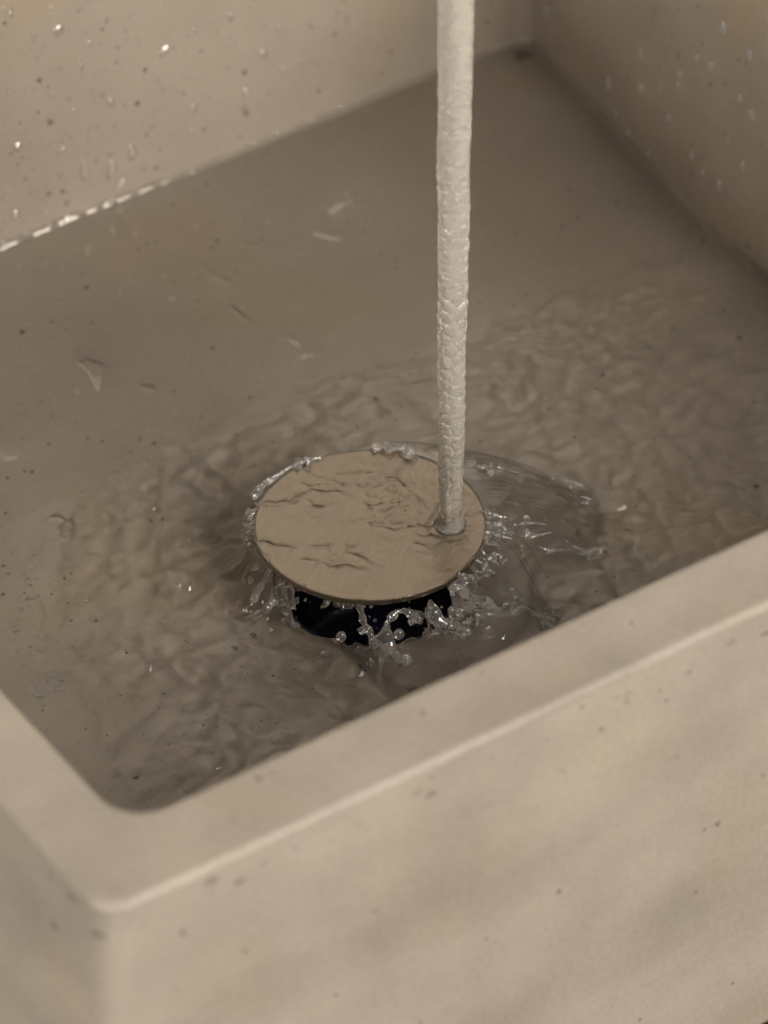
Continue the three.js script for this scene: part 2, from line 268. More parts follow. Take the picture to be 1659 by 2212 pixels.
function cells(x, z, s) {   // rounded swells with creases between
  const u = x * s, v = z * s, iu = Math.floor(u), iv = Math.floor(v); let d1 = 9, d2 = 9;
  for (let j = -1; j <= 1; j++) for (let i = -1; i <= 1; i++) { const a = PERM[(PERM[(iu + i) & 255] + ((iv + j) & 255)) & 1023], b = PERM[(a + 91) & 1023], du = iu + i + a / 255 - u, dv = iv + j + b / 255 - v, d = du * du + dv * dv; if (d < d1) { d2 = d1; d1 = d; } else if (d < d2) d2 = d; }
  return Math.min(1, (Math.sqrt(d2) - Math.sqrt(d1)) * 2.2);
}
const ridge = (n) => 1 - Math.min(1, Math.abs(n) * 2.2);
function filmHeight(x, z) {
  const wob = 0.006 * n2(x * 70 + 3, z * 70) + 0.003 * n2(x * 170, z * 170 + 9), d = inside(x, z) + wob;
  const r = Math.hypot(x, z);
  const wx = x + 0.008 * n2(x * 40 + 5, z * 40), wz = z + 0.008 * n2(x * 40, z * 40 + 17);
  // calm places: in the lee of the sheet on the right, and on the left among the bubbles
  const calm = 1 - 0.75 * Math.exp(-((x - 0.075) ** 2 + (z - 0.075) ** 2) / 0.0016) - 0.2 * Math.exp(-((x + 0.085) ** 2 + (z - 0.02) ** 2) / 0.0012);
  const near = Math.exp(-Math.max(0, r - 0.03) / 0.07), far = 1 - near;
  // waves running out from the drain, crumpled
  const ph = r * 300 + 5 * n2(wx * 22, wz * 22) + 2.2 * n2(x * 60 + 8, z * 60);
  const rings = Math.sin(ph) * 0.5 + 0.25 * Math.sin(ph * 2.3 + 2 * n2(x * 90, z * 90));
  const ux = wx * 0.93 + wz * 0.36, uz = -wx * 0.36 + wz * 0.93;
  const crease = ridge(n2(wx * 42, wz * 42)) ** 3 + 0.55 * ridge(n2(wx * 95 + 31, wz * 95)) ** 3, streaks = ridge(n2(ux * 30 + 7, uz * 110)) ** 3 + 0.6 * ridge(n2(ux * 60 + 19, uz * 210)) ** 3;
  const lumps = n2(wx * 36 + 3, wz * 36) * 0.7 + n2(wx * 62, wz * 62 + 40) * 0.6 + n2(wx * 120 + 4, wz * 120) * 0.4;
  const cx = x + 0.005 * n2(x * 75 + 20, z * 75) + 0.0012 * n2(x * 170, z * 170 + 6), cz = z + 0.005 * n2(x * 75, z * 75 + 60) + 0.0012 * n2(x * 170 + 44, z * 170);
  const swell = sm(0, 1, cells(cx, cz, 85)) * (0.55 + 1.1 * n2(x * 34 + 60, z * 34));
  const amp = sm(0, 0.016, d) * calm;
  let h = FILM + 0.0048 * (1 - Math.exp(-Math.max(0, d) / 0.009)) * (0.75 + 0.25 * sm(0, 0.03, d)) + 0.00005 * n2(x * 90, z * 90 + 70) * sm(0.003, -0.01, d);
  h += 0.00008 * Math.exp(-((d - 0.004) ** 2) / 0.00001) * sm(0, 0.003, d);
  h += amp * Math.min(1, (1 - Math.exp(-Math.max(0, d) / 0.009)) * 1.25) * (0.0006 * rings * (0.4 + near) + 0.0017 * near * lumps + 0.0040 * near * swell + 0.0008 * lumps * far - 0.0012 * crease * (0.45 + near * 0.1) - 0.0013 * streaks * far * sm(-0.01, 0.06, x) * sm(0.08, 0.0, z));
  h = h > 0.0006 || h < 0 ? h : 0.00015 + 0.00045 * Math.exp((h - 0.0006) / 0.00045);
  for (const [[p, ra], [q, rb]] of PUDDLE_BONES) {   // the flat drops stand in gaps of the film
    const ex = q.x - p.x, ez = q.z - p.z, t = clamp(((x - p.x) * ex + (z - p.z) * ez) / (ex * ex + ez * ez), 0, 1), e = Math.hypot(x - p.x - ex * t, z - p.z - ez * t) - mix(ra, rb, t);
    if (e < 0) h = mix(h, -0.001, sm(0, -0.0007, e));
  }
  for (const [bx, bz, br] of BUBBLE_FEET) { const e = Math.hypot(x - bx, z - bz) - br; if (Math.abs(e) < 0.003) h += 0.0007 * Math.exp(-e * e / 3.2e-7) - 0.0004 * Math.exp(-((e - 0.0012) ** 2) / 5e-7); }
  const dw = Math.min(x - INX[0], INX[1] - 0.105 * (z + 0.13) - x, z - INZ[0], INZ[1] - z) - DRAFT, men = 0.0016 + 0.0016 * n2(x * 150, z * 150 + 55) + 0.0008 * n2(x * 420 + 5, z * 420);
  if (dw < 0.012) h += Math.max(0.0003, men) * Math.exp(-Math.max(0, dw) / 0.0012) ;
  if (r < 0.034) h = mix(h, -0.0012, sm(0.0335, 0.0284, r));
  return h;
}
{
  const g = heightSheet(INX[0] + 0.0026, INX[1] + 0.008, INZ[0] + 0.0026, INZ[1] - 0.0026, 0.0006, filmHeight, -0.0009, (x, z) => Math.hypot(x, z) > 0.0280);
  tag(mesh('water', g, M.water), 'clear rippling water running over the basin floor towards the drain', 'water', null, 'structure');
}
const JET = { x: 0.0199, z: 0.0141 };
{ // film over the disc
  const R = DISC.R;
  const PATCH = at(835, 1050, 'y', DISC.y);
  const h = (x, z) => {
    const pt = Math.exp(-((x - PATCH.x) ** 2 + (z - PATCH.z) ** 2) / 0.00016);
    const r = Math.hypot(x, z), dx = x - JET.x, dz = z - JET.z, rj = Math.hypot(dx, dz), a = Math.atan2(dz, dx);
    const wx = x + 0.003 * n2(x * 120, z * 120), wz = z + 0.003 * n2(x * 120 + 7, z * 120 + 3);
    const ca = dx / (rj + 1e-6), sa = dz / (rj + 1e-6), wv = 0.5 * n2(x * 300, z * 300);
    const rad = ridge(n2(ca * 2.6 + 50 + wv, sa * 2.6 + rj * 90)) ** 2 * 0.9 + ridge(n2(ca * 5.5 + 90, sa * 5.5 + rj * 200 + wv)) ** 2 * 0.5;
    const cre = ridge(n2(wx * 135 + wz * 40, wz * 215 + 20)) ** 6 * sm(-0.2, 0.2, n2(x * 130 + 60, z * 130)), lum = n2(wx * 260, wz * 300) + 0.5 * n2(wx * 560 + 5, wz * 600), patch = sm(-0.25, 0.35, n2(x * 60 + 2, z * 60 + 8));
    const nearJet = Math.exp(-rj / 0.016), back = sm(0.0, -0.03, z + x * -0.2);
    const e = sm(R, R - 0.001, r);
    const ax = x * 0.8 + z * 0.6, az = -x * 0.6 + z * 0.8, bx = ax + 0.004 * n2(x * 90, z * 90 + 4) + 0.0016 * n2(x * 260 + 8, z * 260), bz = az + 0.004 * n2(x * 90 + 33, z * 90) + 0.0016 * n2(x * 260, z * 260 + 21);
    const skin = ridge(n2(bx * 60, bz * 105)) ** 4 + 0.5 * ridge(n2(bx * 130 + 9, bz * 230 + 5)) ** 3 + 0.35 * n2(bx * 260, bz * 400 + 3);
    return DISC.y + 0.00055 * Math.sqrt(Math.max(0, e)) + e * (0.0004 * rad * (nearJet * 1.2 + 0.35 * pt) - 0.00032 * skin * (0.4 + 0.7 * patch + 0.6 * pt) - 0.00012 * cre * patch + 0.00004 * lum * (0.4 + nearJet * 1.5 + 5 * pt) + 0.0003 * Math.exp(-((rj - 0.0058) ** 2) / 0.0000014));
  };
  const n = 176, m = 420, pos = [0, h(0, 0), 0], idx = [];
  for (let k = 1; k <= n; k++) for (let i = 0; i < m; i++) { const r = R * 1.0006 * k / n, a = i / m * Math.PI * 2, x = r * Math.cos(a), z = r * Math.sin(a); pos.push(x, k === n ? DISC.y - 0.0002 : h(x, z), z); }
  for (let i = 0; i < m; i++) { idx.push(0, 1 + (i + 1) % m, 1 + i); for (let k = 0; k < n - 1; k++) { const a = 1 + k * m + i, b = 1 + k * m + (i + 1) % m; idx.push(a, b, a + m, b, b + m, a + m); } }
  const g = new THREE.BufferGeometry(); g.setAttribute('position', new THREE.Float32BufferAttribute(pos, 3)); g.setIndex(idx); g.computeVertexNormals();
  tag(mesh('water_film', g, M.water), 'thin rippled water film spread over the round steel plug', 'water film');
}
{ // the jet: a falling column broken into scale-like cells, narrower towards its foot
  const top = 0.42, rows = 1500, m = 150, pos = [], idx = [];
  const cell = (u, v) => {   // rounded bricks: distance to the nearest of jittered points, v running down
    let d1 = 9, d2 = 9, dv1 = 0; const iu = Math.floor(u), iv = Math.floor(v);
    for (let j = -1; j <= 1; j++) for (let i = -1; i <= 1; i++) {
      const cu = ((iu + i) % 6 + 6) % 6, h = PERM[(PERM[cu] + ((iv + j) & 255)) & 1023], k = PERM[(h + 77) & 1023];
      const du = iu + i + 0.5 + 0.7 * (h / 255 - 0.5) - u, dv = iv + j + 0.5 + 0.75 * (k / 255 - 0.5) + 0.61 * cu * cu - 0.5 * Math.floor(1.22 * cu * cu) - v, d = Math.max(Math.abs(du), Math.abs(dv)) * 0.7 + 0.3 * Math.hypot(du, dv);
      if (d < d1) { d2 = d1; d1 = d; dv1 = dv; } else if (d < d2) d2 = d;
    }
    return [d2 - d1, dv1];
  };
  for (let k = 0; k <= rows; k++) {
    const t = k / rows, y = mix(DISC.y + 0.0004, top, t), up = (y - DISC.y) / 0.3;
    const R0 = 0.0034 + 0.0024 * Math.pow(up, 0.8) + 0.0026 * Math.exp(-(y - DISC.y) / 0.0010);
    const cx = 0.0005 * n2(y * 32, 3) + 0.0001 * n2(y * 160, 8), cz = 0.0002 * n2(y * 45, 13);
    for (let i = 0; i < m; i++) {
      const a = i / m * Math.PI * 2, u = i / m * 6, v = -y * 230 + 0.5 * n2(y * 60, i / m * 3) ;
      const fade = sm(0, 0.02, y - DISC.y), [c, dv] = cell(u + 0.35 * n2(y * 70, 40 + i / m), v), coarse = sm(0.75, 0.2, up), fine = n2(i / m * 14, y * 520, 14) * 0.6 + n2(i / m * 28, y * 900, 28) * 0.5;
      const r = R0 * (1 + 0.09 * n2(i / m * 3, y * 40, 3) + 0.03 * n2(i / m * 6, y * 200, 6)) + (0.0003 * (sm(0, 0.35, c) - 0.6) + 0.00026 * dv * (0.3 + sm(-0.3, 0.3, n2(y * 40 + 9, i / m * 2))))  * (0.4 + 0.6 * coarse) * (0.4 + 0.6 * fade) + fine * mix(0.0003, 0.00012, coarse) + 0.0002 * n2(i / m * 14, y * 60, 14);
      pos.push(JET.x + cx + r * Math.cos(a), y, JET.z + cz + r * Math.sin(a));
    }
  }
  for (let k = 0; k < rows; k++) for (let i = 0; i < m; i++) { const a = k * m + i, b = k * m + (i + 1) % m; idx.push(a, a + m, b, b, a + m, b + m); }
  const g = new THREE.BufferGeometry(); g.setAttribute('position', new THREE.Float32BufferAttribute(pos, 3)); g.setIndex(idx); g.computeVertexNormals();
  tag(mesh('water_jet', g, M.jet), 'bright jet of tap water falling straight onto the round plug', 'water jet');
}

// ---------------------------------------------------------------- splashes: strands and beads joined into one skin each
function netSurface(field, lo, hi, cell) {   // surface nets; field < 0 inside
  const N = [0, 1, 2].map((c) => Math.ceil((hi[c] - lo[c]) / cell) + 1), [nx, ny, nz] = N, f = new Float32Array(nx * ny * nz), id = new Int32Array(nx * ny * nz).fill(-1), pos = [], idx = [];
  const I = (x, y, z) => (z * ny + y) * nx + x;
  for (let z = 0; z < nz; z++) for (let y = 0; y < ny; y++) for (let x = 0; x < nx; x++) f[I(x, y, z)] = field(lo[0] + x * cell, lo[1] + y * cell, lo[2] + z * cell);
  for (let z = 0; z < nz - 1; z++) for (let y = 0; y < ny - 1; y++) for (let x = 0; x < nx - 1; x++) {
    let sx = 0, sy = 0, sz = 0, n = 0, mask = 0;
    for (let k = 0; k < 8; k++) if (f[I(x + (k & 1), y + ((k >> 1) & 1), z + (k >> 2))] < 0) mask |= 1 << k;
    if (mask === 0 || mask === 255) continue;
    for (let a = 0; a < 8; a++) for (const b of [1, 2, 4]) if (!(a & b)) {
      const e = a | b; if (!((mask >> a) & 1) === !((mask >> e) & 1)) continue;
      const fa = f[I(x + (a & 1), y + ((a >> 1) & 1), z + (a >> 2))], fb = f[I(x + (e & 1), y + ((e >> 1) & 1), z + (e >> 2))], t = fa / (fa - fb);
      sx += mix(a & 1, e & 1, t); sy += mix((a >> 1) & 1, (e >> 1) & 1, t); sz += mix(a >> 2, e >> 2, t); n++;
    }
    id[I(x, y, z)] = pos.length / 3; pos.push(lo[0] + (x + sx / n) * cell, lo[1] + (y + sy / n) * cell, lo[2] + (z + sz / n) * cell);
  }
  const q = (a, b, c, d, flip) => { if (a < 0 || b < 0 || c < 0 || d < 0) return; flip ? idx.push(a, c, b, b, c, d) : idx.push(a, b, c, b, d, c); };
  for (let z = 1; z < nz - 1; z++) for (let y = 1; y < ny - 1; y++) for (let x = 1; x < nx - 1; x++) {
    const s = f[I(x, y, z)] < 0;
    if (s !== f[I(x + 1, y, z)] < 0) q(id[I(x, y - 1, z - 1)], id[I(x, y, z - 1)], id[I(x, y - 1, z)], id[I(x, y, z)], !s);
    if (s !== f[I(x, y + 1, z)] < 0) q(id[I(x - 1, y, z - 1)], id[I(x - 1, y, z)], id[I(x, y, z - 1)], id[I(x, y, z)], !s);
    if (s !== f[I(x, y, z + 1)] < 0) q(id[I(x - 1, y - 1, z)], id[I(x, y - 1, z)], id[I(x - 1, y, z)], id[I(x, y, z)], !s);
  }
  const g = new THREE.BufferGeometry(); g.setAttribute('position', new THREE.Float32BufferAttribute(pos, 3)); g.setIndex(idx); g.computeVertexNormals(); return g;
}
// bones: [ax, ay, az, ra, bx, by, bz, rb]; squash flattens towards the floor
function skin(bones, { k = 0.0011, cell = 0.0004, rough = 0, freq = 900, squash = 1, floor = -1 } = {}) {
  const lo = [1e9, 1e9, 1e9], hi = [-1e9, -1e9, -1e9];
  for (const b of bones) for (const o of [0, 4]) for (let c = 0; c < 3; c++) { lo[c] = Math.min(lo[c], b[o + c] - b[o + 3] - 0.0012); hi[c] = Math.max(hi[c], b[o + c] + b[o + 3] + 0.0012); }
  lo[1] = Math.max(lo[1], floor - 0.0006);
  const field = (x, y, z) => {
    let d = 1;
    for (const b of bones) {
      const ex = b[4] - b[0], ey = (b[5] - b[1]) * squash, ez = b[6] - b[2], px = x - b[0], py = (y - b[1]) * squash, pz = z - b[2], L = ex * ex + ey * ey + ez * ez, t = L > 0 ? clamp((px * ex + py * ey + pz * ez) / L, 0, 1) : 0;
      const e = Math.hypot(px - ex * t, py - ey * t, pz - ez * t) - mix(b[3], b[7], t); if (e > d + k) continue;
      const h = clamp(0.5 + 0.5 * (d - e) / k, 0, 1); d = mix(d, e, h) - k * h * (1 - h);
    }
    if (rough && d < 0.003) d += rough * n3(x * freq * 0.55, y * freq * 0.45, z * freq * 0.55) * 0.6;
    return Math.max(d, floor - y);
  };
  return netSurface(field, lo, hi, cell);
}
const strand = (pts) => { const q = pts.map(([px, py, y, r]) => { const p = at(px, py, 'y', y); return [p.x, p.y, p.z, r]; }), out = []; for (let i = 0; i + 1 < q.length; i++) out.push([...q[i], ...q[i + 1]]); if (q.length === 1) out.push([...q[0], ...q[0]]); return out; };
function splash(name, label, lines, opt = {}, extra = 0, seed = 1) {
  const r = rng(seed), bones = lines.flatMap(strand), n = bones.length;
  for (let i = 0; i < extra; i++) { const b = bones[Math.floor(r() * n)], t = r(), p = [0, 1, 2].map((c) => mix(b[c], b[4 + c], t) + (r() - 0.5) * 0.0042), q = p.map((v) => v + (r() - 0.5) * 0.0035), s = 0.0003 + 0.0008 * r() ** 2; p[1] = Math.max(p[1], 0.001); const e = i % 3 ? p.map((v, c) => v + (b[4 + c] - b[c]) * 0.12 * r()) : q; e[1] = Math.max(e[1] - 0.0006, 0.001); bones.push([...p, s, ...e, s * (0.8 + 0.4 * r())]); }
  return tag(mesh(name, skin(bones, { rough: 0.00035, ...opt }), opt.mat ?? M.froth), label, 'splash');
}
// front left: frothy fringe falling from the edge of the plug
splash('water_splash', 'frothy splash tumbling off the left front edge of the plug', [
  [[560, 1150, 0.0245, 0.0006], [556, 1190, 0.020, 0.0007], [553, 1222, 0.017, 0.0012]],
  [[575, 1185, 0.0245, 0.0007], [578, 1230, 0.019, 0.0008], [562, 1270, 0.014, 0.0008], [548, 1295, 0.011, 0.0013]],
  [[590, 1210, 0.0245, 0.0009], [598, 1255, 0.018, 0.0012], [590, 1300, 0.012, 0.0013], [560, 1325, 0.007, 0.0008], [525, 1337, 0.004, 0.0005]],
  [[600, 1222, 0.0245, 0.0009], [610, 1270, 0.018, 0.0014], [615, 1310, 0.011, 0.0016], [628, 1345, 0.004, 0.001], [640, 1352, 0.002, 0.0013]],
  [[615, 1235, 0.0245, 0.0008], [628, 1275, 0.019, 0.001], [632, 1310, 0.012, 0.0010]],
  [[640, 1250, 0.0245, 0.0006], [648, 1268, 0.021, 0.0009]],
  [[570, 1240, 0.018, 0.0005], [610, 1300, 0.010, 0.0008]], [[600, 1290, 0.013, 0.0012], [640, 1300, 0.010, 0.0009]],
], { rough: 0.0006, freq: 700 }, 46, 3);
splash('water_splash', 'clear water lobe clinging to the left edge of the plug', [
  [[556, 1100, 0.0252, 0.0006], [540, 1115, 0.023, 0.0018], [533, 1128, 0.021, 0.0014]],
  [[552, 1130, 0.0245, 0.0006], [535, 1145, 0.021, 0.0008], [522, 1150, 0.018, 0.0007]], [[553, 1150, 0.0245, 0.0005], [545, 1180, 0.020, 0.0006], [537, 1168, 0.020, 0.0005]],
], { rough: 0.0003 }, 6, 5);
splash('water_splash', 'thin curled lip of water at the upper left edge of the plug', [
  [[640, 1003, 0.0262, 0.0004], [610, 1020, 0.026, 0.0006], [580, 1040, 0.0255, 0.0007], [555, 1058, 0.0245, 0.0009], [547, 1075, 0.023, 0.0006]],
  [[700, 985, 0.0262, 0.0004], [665, 995, 0.0265, 0.0006], [640, 1003, 0.0262, 0.0005]],
], { rough: 0.0004 }, 10, 6);
splash('water_splash', 'white crest of splashing water behind the top of the plug', [
  [[800, 970, 0.026, 0.0004], [840, 966, 0.027, 0.0008], [875, 972, 0.027, 0.0007], [895, 982, 0.026, 0.0004]],
], { rough: 0.0005, freq: 1200 }, 12, 7);
// front centre: the strand that leaps over the drain
splash('water_splash', 'twisting strand of water leaping forward over the dark drain', [
  [[758, 1293, 0.0245, 0.0009], [775, 1310, 0.021, 0.0008], [785, 1340, 0.017, 0.0007], [798, 1365, 0.014, 0.0008], [806, 1385, 0.012, 0.0012]],
  [[772, 1293, 0.0245, 0.0009], [785, 1300, 0.022, 0.0006]],
  [[806, 1385, 0.012, 0.0011], [835, 1372, 0.015, 0.0018], [845, 1400, 0.012, 0.0014], [826, 1420, 0.009, 0.0010], [822, 1450, 0.005, 0.0006], [812, 1478, 0.002, 0.0004]],
  [[830, 1362, 0.016, 0.0009], [836, 1345, 0.017, 0.0006], [845, 1330, 0.018, 0.0005], [858, 1321, 0.019, 0.0005], [873, 1319, 0.019, 0.0006], [886, 1325, 0.018, 0.0009], [897, 1337, 0.016, 0.0012], [890, 1346, 0.015, 0.0008]],
  [[815, 1395, 0.012, 0.0012], [840, 1410, 0.012, 0.0012], [868, 1430, 0.012, 0.0014], [875, 1420, 0.014, 0.0014]],
  [[806, 1400, 0.01, 0.0010], [770, 1408, 0.004, 0.0006], [742, 1398, 0.002, 0.0003]],
], { rough: 0.0005, freq: 800 }, 22, 9);
splash('water_splash', 'ragged drops bridging from the plug edge to the drain, left of the leaping strand', [
  [[655, 1262, 0.0245, 0.0006], [668, 1275, 0.022, 0.0008], [676, 1282, 0.021, 0.0005]],
  [[688, 1278, 0.0245, 0.0005], [712, 1290, 0.022, 0.0009], [705, 1302, 0.02, 0.0006], [694, 1312, 0.018, 0.0005]],
  [[735, 1290, 0.0245, 0.0005], [745, 1300, 0.022, 0.0010], [757, 1310, 0.02, 0.0008]],
], { rough: 0.0003 }, 10, 10);
// front right
splash('water_splash', 'glassy lobed splash at the right front of the plug near the rim', [
  [[890, 1324, 0.017, 0.0007], [905, 1330, 0.016, 0.0013], [888, 1342, 0.014, 0.0012]],
  [[930, 1300, 0.02, 0.0008], [935, 1325, 0.018, 0.0024], [950, 1345, 0.016, 0.0018], [972, 1352, 0.015, 0.0015], [990, 1362, 0.012, 0.0013]],
  [[925, 1325, 0.016, 0.0008], [928, 1360, 0.010, 0.0005], [926, 1372, 0.007, 0.0004]],
  [[950, 1345, 0.015, 0.0013], [968, 1362, 0.011, 0.0010], [982, 1375, 0.008, 0.0009]],
  [[975, 1318, 0.02, 0.0012], [978, 1330, 0.018, 0.0013]], [[1000, 1372, 0.009, 0.0011], [1008, 1366, 0.01, 0.0010]],
], { rough: 0.0004, freq: 700 }, 16, 12);
splash('water_splash', 'beaded bright fringe where the spray sheet lands beside the front rim', [
  [[1000, 1345, 0.006, 0.0005], [1030, 1340, 0.005, 0.0005], [1055, 1330, 0.005, 0.0007], [1076, 1328, 0.005, 0.0010], [1095, 1330, 0.004, 0.0006], [1112, 1322, 0.004, 0.0011], [1130, 1320, 0.004, 0.0006], [1150, 1330, 0.003, 0.0006], [1178, 1338, 0.002, 0.0004], [1200, 1350, 0.002, 0.0003]],
  [[1015, 1345, 0.006, 0.0004], [1012, 1365, 0.002, 0.0004]], [[1045, 1335, 0.006, 0.0004], [1040, 1362, 0.002, 0.0004]],
], { rough: 0.0004, freq: 1200 }, 26, 13);
splash('water_splash', 'streaky burst of water thrown off the right edge of the plug', [
  [[1048, 1110, 0.0255, 0.0004], [1070, 1112, 0.0255, 0.0006], [1095, 1118, 0.024, 0.0003]], [[1048, 1128, 0.0255, 0.0004], [1080, 1133, 0.025, 0.0006], [1100, 1150, 0.023, 0.0003]],
  [[1047, 1148, 0.0255, 0.0005], [1075, 1155, 0.0245, 0.0006], [1110, 1165, 0.022, 0.0003]], [[1042, 1165, 0.0255, 0.0004], [1065, 1178, 0.024, 0.0005]],
  [[1035, 1185, 0.0255, 0.0005], [1058, 1205, 0.023, 0.0008], [1078, 1220, 0.02, 0.0005]], [[1022, 1205, 0.0255, 0.0005], [1048, 1222, 0.023, 0.0009], [1068, 1238, 0.02, 0.0004]],
  [[1010, 1218, 0.0255, 0.0005], [1030, 1238, 0.022, 0.0010], [1055, 1242, 0.02, 0.0006]], [[990, 1238, 0.0255, 0.0006], [1005, 1255, 0.022, 0.0009], [1035, 1250, 0.02, 0.0006]],
  [[965, 1255, 0.0252, 0.0006], [975, 1270, 0.022, 0.0008], [1000, 1268, 0.02, 0.0006]],
  [[1110, 1135, 0.022, 0.0003], [1140, 1128, 0.02, 0.0006], [1180, 1133, 0.017, 0.0003]], [[1120, 1160, 0.021, 0.0004], [1150, 1158, 0.018, 0.0006], [1190, 1150, 0.016, 0.0003]], [[1165, 1180, 0.016, 0.0003], [1185, 1190, 0.014, 0.0006], [1215, 1188, 0.012, 0.0003]],
  [[1240, 1180, 0.007, 0.0003], [1270, 1195, 0.005, 0.0005], [1305, 1185, 0.003, 0.0006], [1290, 1205, 0.003, 0.0005], [1262, 1210, 0.004, 0.0004]],
], { rough: 0.0005, freq: 1100, cell: 0.00036 }, 40, 14);
splash('water_splash', 'fine broken crest along the far edge of the spray sheet', [
  [[1010, 1005, 0.016, 0.0003], [1050, 1008, 0.013, 0.0005], [1090, 1016, 0.010, 0.0004], [1115, 1022, 0.009, 0.0006], [1155, 1030, 0.007, 0.0006]],
  [[1180, 1035, 0.005, 0.0004], [1215, 1040, 0.004, 0.0005], [1255, 1052, 0.002, 0.0005]],
], { rough: 0.00045, freq: 1300 }, 18, 15);

{ // the smooth sheet of water thrown to the right, a thin closed skin that drops to the floor
  const land = [[985, 1000], [1050, 1008], [1130, 1022], [1240, 1050], [1300, 1098], [1318, 1140], [1300, 1188], [1200, 1240], [1178, 1290], [1195, 1348], [1120, 1330], [1050, 1345], [985, 1350]].map(([a, b]) => at(a, b, 'y', -0.0004));
  const curve = new THREE.CatmullRomCurve3(land, false, 'centripetal'), nu = 300, nv = 150, T = 0.00011, pos = [], idx = [];
  for (const side of [1, -1]) for (let i = 0; i <= nu; i++) for (let j = 0; j <= nv; j++) {
    const u = i / nu, v = j / nv, a = mix(-1.05, 1.5, u), r = DISC.R + 0.0002, L = curve.getPoint(u), ex = r * Math.cos(a), ez = r * Math.sin(a);
    const vv = v * (0.94 + 0.1 * n2(u * 16, 4) + 0.09 * n2(u * 48, 9)), x = mix(ex, L.x, vv), z = mix(ez, L.z, vv), y = mix(0.0258, L.y, v ** 1.9);
    const w = sm(0, 0.1, v), ray = n2(u * 60 + 1.2 * n2(u * 10, v * 6), v * 2.5) + 0.5 * n2(u * 140, v * 5 + 9), swell = n2(u * 9, v * 5 + 3);
    const off = (0.00055 * swell * w + 0.00007 * ray * (1 - 0.7 * v)) + side * T * (0.5 + 0.3 * n2(u * 24 + 30, v * 3) * (1 - v * 0.5));
    pos.push(x, y + off, z);
  }
  const S = (nu + 1) * (nv + 1), V = (s, i, j) => s * S + i * (nv + 1) + j;
  for (let i = 0; i < nu; i++) for (let j = 0; j < nv; j++) { const q = (s) => [V(s, i, j), V(s, i + 1, j), V(s, i, j + 1), V(s, i + 1, j + 1)]; let [a, b, c, d] = q(0); idx.push(a, b, c, b, d, c); [a, b, c, d] = q(1); idx.push(a, c, b, b, c, d); }
  for (let i = 0; i < nu; i++) for (const j of [0, nv]) { const a = V(0, i, j), b = V(0, i + 1, j), c = V(1, i, j), d = V(1, i + 1, j); j ? idx.push(a, b, c, b, d, c) : idx.push(a, c, b, b, c, d); }
  for (let j = 0; j < nv; j++) for (const i of [0, nu]) { const a = V(0, i, j), b = V(0, i, j + 1), c = V(1, i, j), d = V(1, i, j + 1); i ? idx.push(a, c, b, b, c, d) : idx.push(a, b, c, b, d, c); }
  const g = new THREE.BufferGeometry(); g.setAttribute('position', new THREE.Float32BufferAttribute(pos, 3)); g.setIndex(idx); g.computeVertexNormals();
  tag(mesh('water_sheet', g, M.sheet), 'smooth hazy sheet of water fanning off the right side of the plug', 'water sheet');
}

// ---------------------------------------------------------------- drops
const dropGeo = (seed) => {   // a dome, a little uneven
  const g = new THREE.SphereGeometry(1, 24, 16), p = g.attributes.position;
  for (let i = 0; i < p.count; i++) { const x = p.getX(i), y = p.getY(i), z = p.getZ(i), k = 1 + 0.12 * n3(x * 1.1 + seed, y * 1.1, z * 1.1 + seed); p.setXYZ(i, x * k, y * k, z * k); }
  g.computeVertexNormals(); return g;
};
const flatGeo = (seed) => {   // the same, cut flat below
  const pts = Array.from({ length: 13 }, (_, i) => new THREE.Vector2(i ? i / 12 : 0.0001, (1 - (i / 12) ** 2) * 0.5 + 0.001)), g = new THREE.LatheGeometry([new THREE.Vector2(0.0001, 0), new THREE.Vector2(0.985, 0), ...pts.reverse()], 28), p = g.attributes.position;
  for (let i = 0; i < p.count; i++) { const a = Math.atan2(p.getZ(i), p.getX(i)), k = 1 + 0.12 * Math.sin(2 * a + seed) + 0.07 * Math.sin(3 * a + seed * 2.3); p.setX(i, p.getX(i) * k); p.setZ(i, p.getZ(i) * k); }
  return toCreasedNormals(g, 0.7);
};
const FLATS = [1, 2, 3, 4].map((s) => flatGeo(s * 1.9));
const DROPS = [1, 2, 3, 4].map((s) => dropGeo(s * 3.7)), BALL = dropGeo(50);
const wallZ = (y) => INZ[0] - 0 + DRAFT * (1 - clamp((y - FIL) / (RIM - IR - FIL), 0, 1)), wallX = (y) => INX[1] - DRAFT * (1 - clamp((y - FIL) / (RIM - IR - FIL), 0, 1));
const LIE = FILM + 0.00006;
